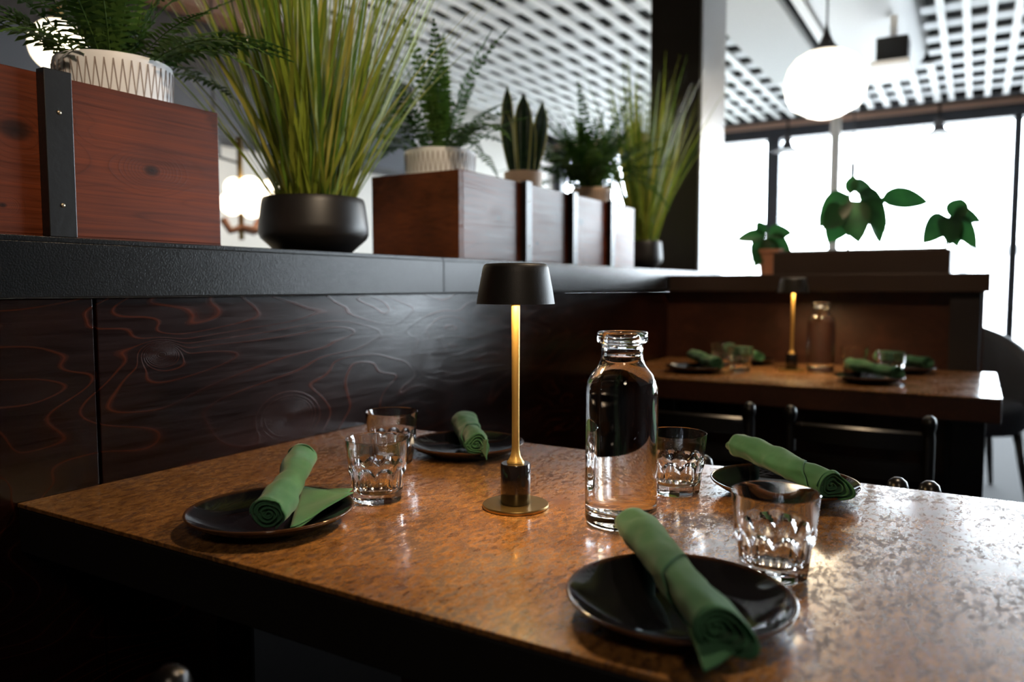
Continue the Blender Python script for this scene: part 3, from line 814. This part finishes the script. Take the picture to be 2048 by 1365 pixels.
def grass_plant(label, loc, r, h, n, L0, L1, wmax, maxtilt, seed, name='potted_grass', rmax=0.075):
    t = thing(name, label, 'plant', loc, 0, 'potted grasses in black bowls on the ledge')
    bowl_pot(t, r, h)
    rnd = random.Random(seed); b = MB()
    for i in range(n):
        az = rnd.uniform(0, 2 * PI); q = math.sqrt(rnd.random())
        base = (cos(az) * rmax * q, sin(az) * rmax * q, h * .78)
        tilt = maxtilt * (q ** 1.1) * rnd.uniform(.35, 1.18)
        L = rnd.uniform(L0, L1) * (1.0 - .25 * q * (rnd.random() < .4))
        if seed == 8 and cos(az) > .2 and tilt > .12 and sin(az) > -.35: tilt *= .3
        blade(b, base, az + rnd.uniform(-.9, .9), tilt, L, rnd.choice((.0013, .002, .003, .0042, wmax, wmax)), rnd.uniform(-.12, .40) * (0.4 + q), rnd, rnd.choice((0, 0, 1, 1, 2, 3)), keep=lambda v: not (v.x + loc[0] > 3.53 and v.y + loc[1] > 1.09))
    b.build('blades', [M['grass'], M['grass_b'], M['grass_c'], M['grass_d']], t, True)
    return t
M['grass_b'] = leafm('grass_olive', (0.17, 0.22, 0.025), (0.30, 0.34, 0.045), 9, 0.42, 0.2)
M['grass_c'] = leafm('grass_yellow', (0.34, 0.32, 0.05), (0.55, 0.50, 0.11), 9, 0.42, 0.25)
M['grass_d'] = leafm('grass_dark', (0.06, 0.13, 0.018), (0.14, 0.25, 0.03), 9, 0.42, 0.2)
grass_plant('large tall green grass in a wide black bowl between the two planter boxes', (1.255, 1.262, LZ), 0.119, 0.122, 430, .42, .78, .0052, .62, 5)
grass_plant('smaller tall grass in a black bowl in front of the dark column', (3.25, 1.27, LZ), 0.088, 0.128, 300, .45, .86, .006, .40, 8, rmax=.055)

def frond(b, base, az, tilt, L, curve, wl, rnd, mi=0, n=24):
    d = Vector((cos(az), sin(az), 0)); sd = Vector((-sin(az), cos(az), 0)); Z = Vector((0, 0, 1))
    p = Vector(base); ang = tilt; pts = []; dirs = []
    for i in range(n + 1):
        pts.append(p.copy()); tdir = d * sin(ang) + Z * cos(ang); dirs.append(tdir)
        p = p + tdir * (L / n); ang += curve / n
    b.tube(pts[::3], [0.0012] * len(pts[::3]), 4, mi, False)
    for i in range(3, n + 1):
        q = i / n
        ll = wl * (min(1, (q - .05) / .25)) * (1 - max(0, (q - .45) / .55) ** 1.5) + .003
        nrm = dirs[i].cross(sd).normalized()
        for s in (-1, 1):
            dirv = (sd * s * .93 + dirs[i] * .30 + nrm * rnd.uniform(-.25, .25)).normalized()
            wv = dirs[i] * (L / n * .50)
            o = pts[i]
            mid = o + dirv * ll * .55; tip = o + dirv * ll - Z * ll * .12
            b.add([o - wv * .35, o + wv * .35, mid + wv * .8, tip, mid - wv * .8], [(0, 1, 2, 4), (4, 2, 3)], mi)

def fern(label, loc, r, h, potm, n, L0, L1, tmax, wl, seed, mats, group='potted ferns in the planter boxes'):
    t = thing('potted_fern', label, 'plant', loc, 0, group)
    ribbed_pot(t, r, h, potm)
    rnd = random.Random(seed); b = MB()
    for i in range(n):
        az = 2 * PI * i / n * 2.618 + rnd.uniform(-.3, .3); q = rnd.random()
        base = (cos(az) * r * .55 * q, sin(az) * r * .55 * q, h * .86)
        if seed == 11 and abs(math.remainder(az - 2.0, 2 * PI)) < .65 and q > .25: continue
        frond(b, base, az, tmax * q * .62 + .08, rnd.uniform(L0, L1), rnd.uniform(.5, 1.35) * (0.45 + q), wl * rnd.uniform(.8, 1.15), rnd, rnd.choice((0, 0, 1)))
    b.build('fronds', mats, t, False)
    return t
SZ = LZ + 0.130
fern('fern in a white patterned pot at the left, in front of a glowing globe', (0.806, 1.272, SZ), 0.093, 0.176, M['pot_white'], 56, .20, .31, 1.5, .030, 11, [M['fern'], M['fern_light']])
fern('fern in a white patterned pot at the left end of the long planter box', (1.760, 1.285, SZ), 0.098, 0.170, M['pot_white'], 40, .22, .40, 1.2, .032, 12, [M['fern'], M['fern_light']])
fern('bushy fern in a tan pot at the right end of the long planter box', (2.722, 1.275, SZ), 0.076, 0.172, M['pot_tan'], 96, .20, .43, 1.15, .036, 13, [M['fern'], M['fern_light']])

def snake_plant(label, loc):
    t = thing('potted_snake_plant', label, 'plant', loc)
    r, h = .062, .168
    MB().lathe([(0, 0), (.8 * r, 0), (.97 * r, .8 * h), (r, .84 * h), (r, h), (.9 * r, h), (.88 * r, .9 * h), (0, .9 * h)], 40).build('pot', M['pot_tan'], t, True, auto=45)
    rnd = random.Random(4); b = MB()
    for az, tl_, L, w in ((2.05, .16, .30, .024), (2.4, .22, .22, .024), (3.7, .04, .27, .031), (5.2, .22, .25, .027), (4.6, .08, .20, .018), (1.0, .10, .24, .024), (5.5, .34, .19, .016)):
        d = Vector((cos(az), sin(az), 0)); sd = Vector((sin(.54), -cos(.54), 0)) * .9 + Vector((-sin(az), cos(az), 0)) * .3; sd.normalize()
        base = Vector((cos(az) * .030, sin(az) * .030, h * .88)); K = 10; ang = tl_
        rows = []
        p = base
        for i in range(K + 1):
            q = i / K
            ww = w * (.45 + 1.1 * q * (1 - q * .55)) if q < .72 else w * .95 * max(0.02, (1 - ((q - .72) / .28) ** 1.4))
            th = Vector((-sd.y, sd.x, 0)) * .004 * (1 - q)
            rows.append([p - sd * ww, p - sd * ww * .82 + th * .3, p + th * 2 - Vector((0, 0, 0)), p + sd * ww * .82 + th * .3, p + sd * ww])
            p = p + (d * sin(ang) + Vector((0, 0, cos(ang)))) * (L / K); ang -= .02
        vs_ = [v for r_ in rows for v in r_]
        for c in range(4):
            b.add(vs_, [(i * 5 + c, i * 5 + c + 1, i * 5 + 6 + c, i * 5 + 5 + c) for i in range(K)], 1 if c in (0, 3) else 0)
    b.build('leaves', [M['snake'], M['snake_edge']], t, True, solid=.002)
    return t
snake_plant('upright snake plant with yellow edged leaves in the long planter box', (2.20, 1.275, SZ))

# ------------------------------------------------------------------ planter and ficus on the cross partition
bp = thing('planter_box', 'black planter box on top of the cross partition in front of the window', 'planter', (3.34, 0.39, 1.0972))
box((-.13, -.31, 0), (.13, .31, .088)).build('trough', M['brown_cap'], bp, bevel=.002)
box((-.115, -.295, .0885), (.115, .295, .094)).build('soil', M['soil'], bp)

def big_leaf(b, o, d, nrm, L, W, mi=0, n=8):
    d = d.normalized(); s = d.cross(nrm).normalized(); nn = s.cross(d).normalized()
    rows = []
    for i in range(n + 1):
        q = i / n; w = W * (sin(PI * q ** .8) ** .75) if 0 < q < 1 else .0008
        c = o + d * (L * q) - Vector((0, 0, 1)) * (L * .25 * q * q)
        rows.append([c - s * w + nn * w * .25, c, c + s * w + nn * w * .25])
    vs_ = [v for r in rows for v in r]
    b.add(vs_, [f for i in range(n) for f in ((i * 3, i * 3 + 1, i * 3 + 4, i * 3 + 3), (i * 3 + 1, i * 3 + 2, i * 3 + 5, i * 3 + 4))], mi)

def ficus(label, loc, stem, leaves, group, seed, pot=None):
    t = thing('rubber_plant', label, 'plant', loc, 0, group)
    MB().tube(stem, [.005] * len(stem), 8).build('stem', M['stem'], t, True)
    b = MB(); rnd = random.Random(seed)
    for (o, d, L, W) in leaves:
        big_leaf(b, Vector(o), Vector(d), Vector((rnd.uniform(-.3, .3) - .80, rnd.uniform(-.3, .3) - .4, rnd.uniform(.1, .6))), L, W)
    b.build('leaves', M['ficus'], t, True)
    if pot:
        MB().lathe([(0, 0), (.75 * pot[0], 0), (pot[0], .85 * pot[1]), (1.08 * pot[0], .86 * pot[1]), (1.08 * pot[0], pot[1]), (.95 * pot[0], pot[1]), (.93 * pot[0], .85 * pot[1]), (0, .85 * pot[1])], 40).build('pot', M['terracotta'], t, True, auto=45)
    return t
GF = 'large leaved plants on the cross partition'
RX, RY = Vector((.514, -.857, 0)), Vector((.857, .514, 0))
def rl_(r, u, dpt=0): v = RX * r + RY * dpt; return (v.x, v.y, u)
ficus('leafy rubber plant with dark drooping leaves rising from middle of black planter', (3.34, 0.44, 1.19), [(0, 0, 0), rl_(-.005, .1), rl_(0, .24)],
      [(rl_(.0, .22), rl_(.15, 1, .1), .11, .026), (rl_(.0, .22), rl_(-.75, -.55), .15, .058), (rl_(-.02, .17), rl_(-.8, -.45, -.3), .12, .05), (rl_(.0, .2), rl_(.1, -.9, -.4), .15, .062),
       (rl_(.03, .23), rl_(.75, -.5, .1), .16, .062), (rl_(.08, .20), rl_(.35, -.9, .1), .15, .052), (rl_(.12, .20), rl_(1, .22, 0), .20, .045), (rl_(.0, .25), rl_(.8, -.05, .3), .16, .05), (rl_(-.01, .16), rl_(-.45, -.8, .4), .12, .055), (rl_(.05, .2), rl_(.6, -.75, -.3), .13, .05)], GF, 1)
ficus('small leaved sprig at right end of the black planter', (3.34, 0.10, 1.19), [(0, 0, 0), rl_(.0, .06), rl_(.01, .12)],
      [(rl_(.02, .11), rl_(.35, 1, .1), .115, .040), (rl_(.02, .13), rl_(1, .0), .11, .036), (rl_(.0, .12), rl_(-.75, -.5, -.2), .13, .046), (rl_(.01, .12), rl_(.65, -.65, -.2), .13, .042), (rl_(0, .12), rl_(-.15, -.9, -.5), .10, .046), (rl_(.0, .12), rl_(.25, -.9, -.3), .10, .04)], GF, 2)
ficus('rubber plant in a terracotta pot left of the black planter', (3.40, 0.755, 1.0972), [(0, 0, .09), rl_(-.01, .14), rl_(-.02, .18)],
      [(rl_(-.02, .165), rl_(-1, .12), .13, .030), (rl_(-.03, .17), rl_(-.3, .9), .085, .024), (rl_(-.01, .17), rl_(.9, .35), .11, .036), (rl_(-.01, .16), rl_(.8, -.3, -.2), .10, .036), (rl_(-.03, .16), rl_(-.35, -.9, -.2), .11, .044), (rl_(-.02, .16), rl_(.2, -.9, -.2), .11, .042)], GF, 3, pot=(.05, .11))
# low garden shrubs just outside the glass, left of the terracotta pot
rnd = random.Random(9)
for i, (x, y, z) in enumerate(((9.5, 2.35, -.15), (9.8, 3.3, -.15))):
    t = thing('garden_shrub', ['light green shrub outside the window beside the column', 'light green shrub outside the window behind the terracotta potted plant'][i], 'shrub', (x, y, z), 0, 'shrubs outside the window')
    b = MB()
    for k in range(260):
        a = rnd.uniform(0, 2 * PI); r = .38 * math.sqrt(rnd.random()); zz = rnd.uniform(.3, 1.55)
        big_leaf(b, Vector((r * cos(a), r * sin(a), zz)), Vector((cos(a), sin(a), rnd.uniform(-.3, .9))), Vector((0, 0, 1)), .12, .035, n=4)
    b.build('leaves', M['hedge'], t, True)
    MB().tube([(0, 0, 0), (0, 0, 1.2)], .02, 8).build('stem', M['stem'], t, True)

# ------------------------------------------------------------------ hanging lamps
def globe_pendant(label, loc, ztop):
    """origin at the globe centre"""
    t = thing('globe_pendant', label, 'lamp', loc)
    R = .205
    MB().lathe([(0, .165), (.05, .162), (.10, .150), (.150, .120), (.185, .075), (.203, .015), (.203, -.03), (.190, -.085), (.165, -.125), (.14, -.140), (0, -.140)][::-1], 56).build('globe', M['opal'], t, True, auto=70)
    MB().lathe([(0, -.186), (.05, -.180), (.09, -.167), (.118, -.150), (.128, -.1405), (0, -.1405)], 48).build('bottom_dome', M['opal'], t, True, auto=70)
    MB().lathe([(.120, -.1402), (.168, -.1242), (.1705, -.121), (.168, -.118)], 56).build('trim_ring', M['brass'], t, True)
    MB().lathe([(0, .162), (.072, .160), (.060, .172), (.035, .205), (.018, .245), (.008, .285), (.005, .31), (0, .31)], 40).build('cap', simple('brown_black_cap', (.012, .008, .006), .4), t, True, auto=60)
    MB().tube([(0, 0, .30), (0, 0, ztop - loc[2])], .0055, 8).build('cord', M['cord'], t, True)
    return t
globe_pendant('lit opal glass globe pendant with black trumpet cap in front of the window', (4.392, 0.714, 2.117), 2.604)
lamp('globe_bulb', 'POINT', (4.392, 0.714, 2.117 - .32), 14, (1.0, .78, .5), .15)

def ball_lamp(name, label, loc, r, ztop, light=10):
    t = thing(name, label, 'lamp', loc)
    b = MB().lathe([(0, -r)] + [(r * sin(PI * k / 20), -r * cos(PI * k / 20)) for k in range(1, 20)] + [(0, r)], 40); b.build('globe', M['opal_warm'], t, True)
    MB().lathe([(0, r * .96), (.025, r * .96), (.025, r + .05), (0, r + .05)], 20).build('socket', M['bronze'], t, True, auto=45)
    MB().tube([(0, 0, r + .05), (0, 0, ztop - loc[2])], .006, 8).build('cord', M['cord'], t, True)
    if light: lamp('globe_bulb', 'POINT', (loc[0] - .02, loc[1] - r - .06, loc[2] - r * .6), light, (1.0, .78, .48), .06)
    return t
ball_lamp('globe_pendant', 'glowing white globe half hidden behind the left fern', (1.83, 3.27, 2.035), .105, 3.15, 16)

# cluster chandelier of round bulbs on wooden arms in the other room
cl = thing('chandelier', 'cluster chandelier with round white bulbs behind the ledge, left of the large grass', 'lamp', (3.08, 3.6, 1.56))
for i, (r_, u, dp, rad) in enumerate(((0.0, .045, 0, .074), (0.01, -.055, .0, .064), (.105, .055, .08, .064), (-.11, -.03, .02, .07), (-.13, .07, .12, .06), (.11, -.02, .2, .05))):
    v = RX * r_ + RY * dp
    b = MB().lathe([(0, -rad)] + [(rad * sin(PI * k / 14), -rad * cos(PI * k / 14)) for k in range(1, 14)] + [(0, rad)], 28, (v.x, v.y, u))
    b.build('bulb', M['opal_warm'], cl, True)
for r_, dp in ((-.16, 0), (.13, .02), (0, .16)):
    v = RX * r_ + RY * dp
    MB().tube([(0, .08, -.17), (v.x * .6, v.y * .6 + .03, -.19), (v.x, v.y, -.12)], .022, 8).build('arm', simple('walnut', (.16, .06, .03), .5), cl, True)
MB().tube([(0, .08, -.24), (0, .08, .35)], .016, 8).build('stem', M['bronze'], cl, True)
hk = RX * -.13
MB().lathe([(0, .24), (.035, .24), (.035, .33), (0, .33)], 16, (hk.x, hk.y + .1, 0)).build('junction_box', M['cord'], cl, True, auto=40)
MB().tube([(hk.x, hk.y + .1, .33), (hk.x, hk.y + .1, 1.59)], .008, 6).build('rod', M['cord'], cl, True)
MB().tube([(hk.x, hk.y + .1, .245), (0, .08, .2)], .008, 6).build('brace', M['cord'], cl, True)
lamp('chandelier_bulb', 'POINT', (3.05, 3.35, 1.75), 9, (1.0, .80, .55), .1)

# thin bulb pendant by the window
bs = thing('bulb_pendant', 'bare bulb on a thin cord with black socket, right of the pale pipe', 'lamp', (6.575, 0.85, 1.96))
MB().lathe([(0, .05), (.02, .05), (.022, 0), (.022, -.05), (0, -.05)][::-1], 20).build('socket', M['cord'], bs, True, auto=45)
MB().tube([(0, 0, .05), (0, 0, .65)], .005, 6).build('cord', M['cord'], bs, True)
MB().lathe([(.014, -.05), (.03, -.075), (.038, -.11), (.028, -.15), (0, -.165)][::-1], 24).build('bulb', M['glass'], bs, True)
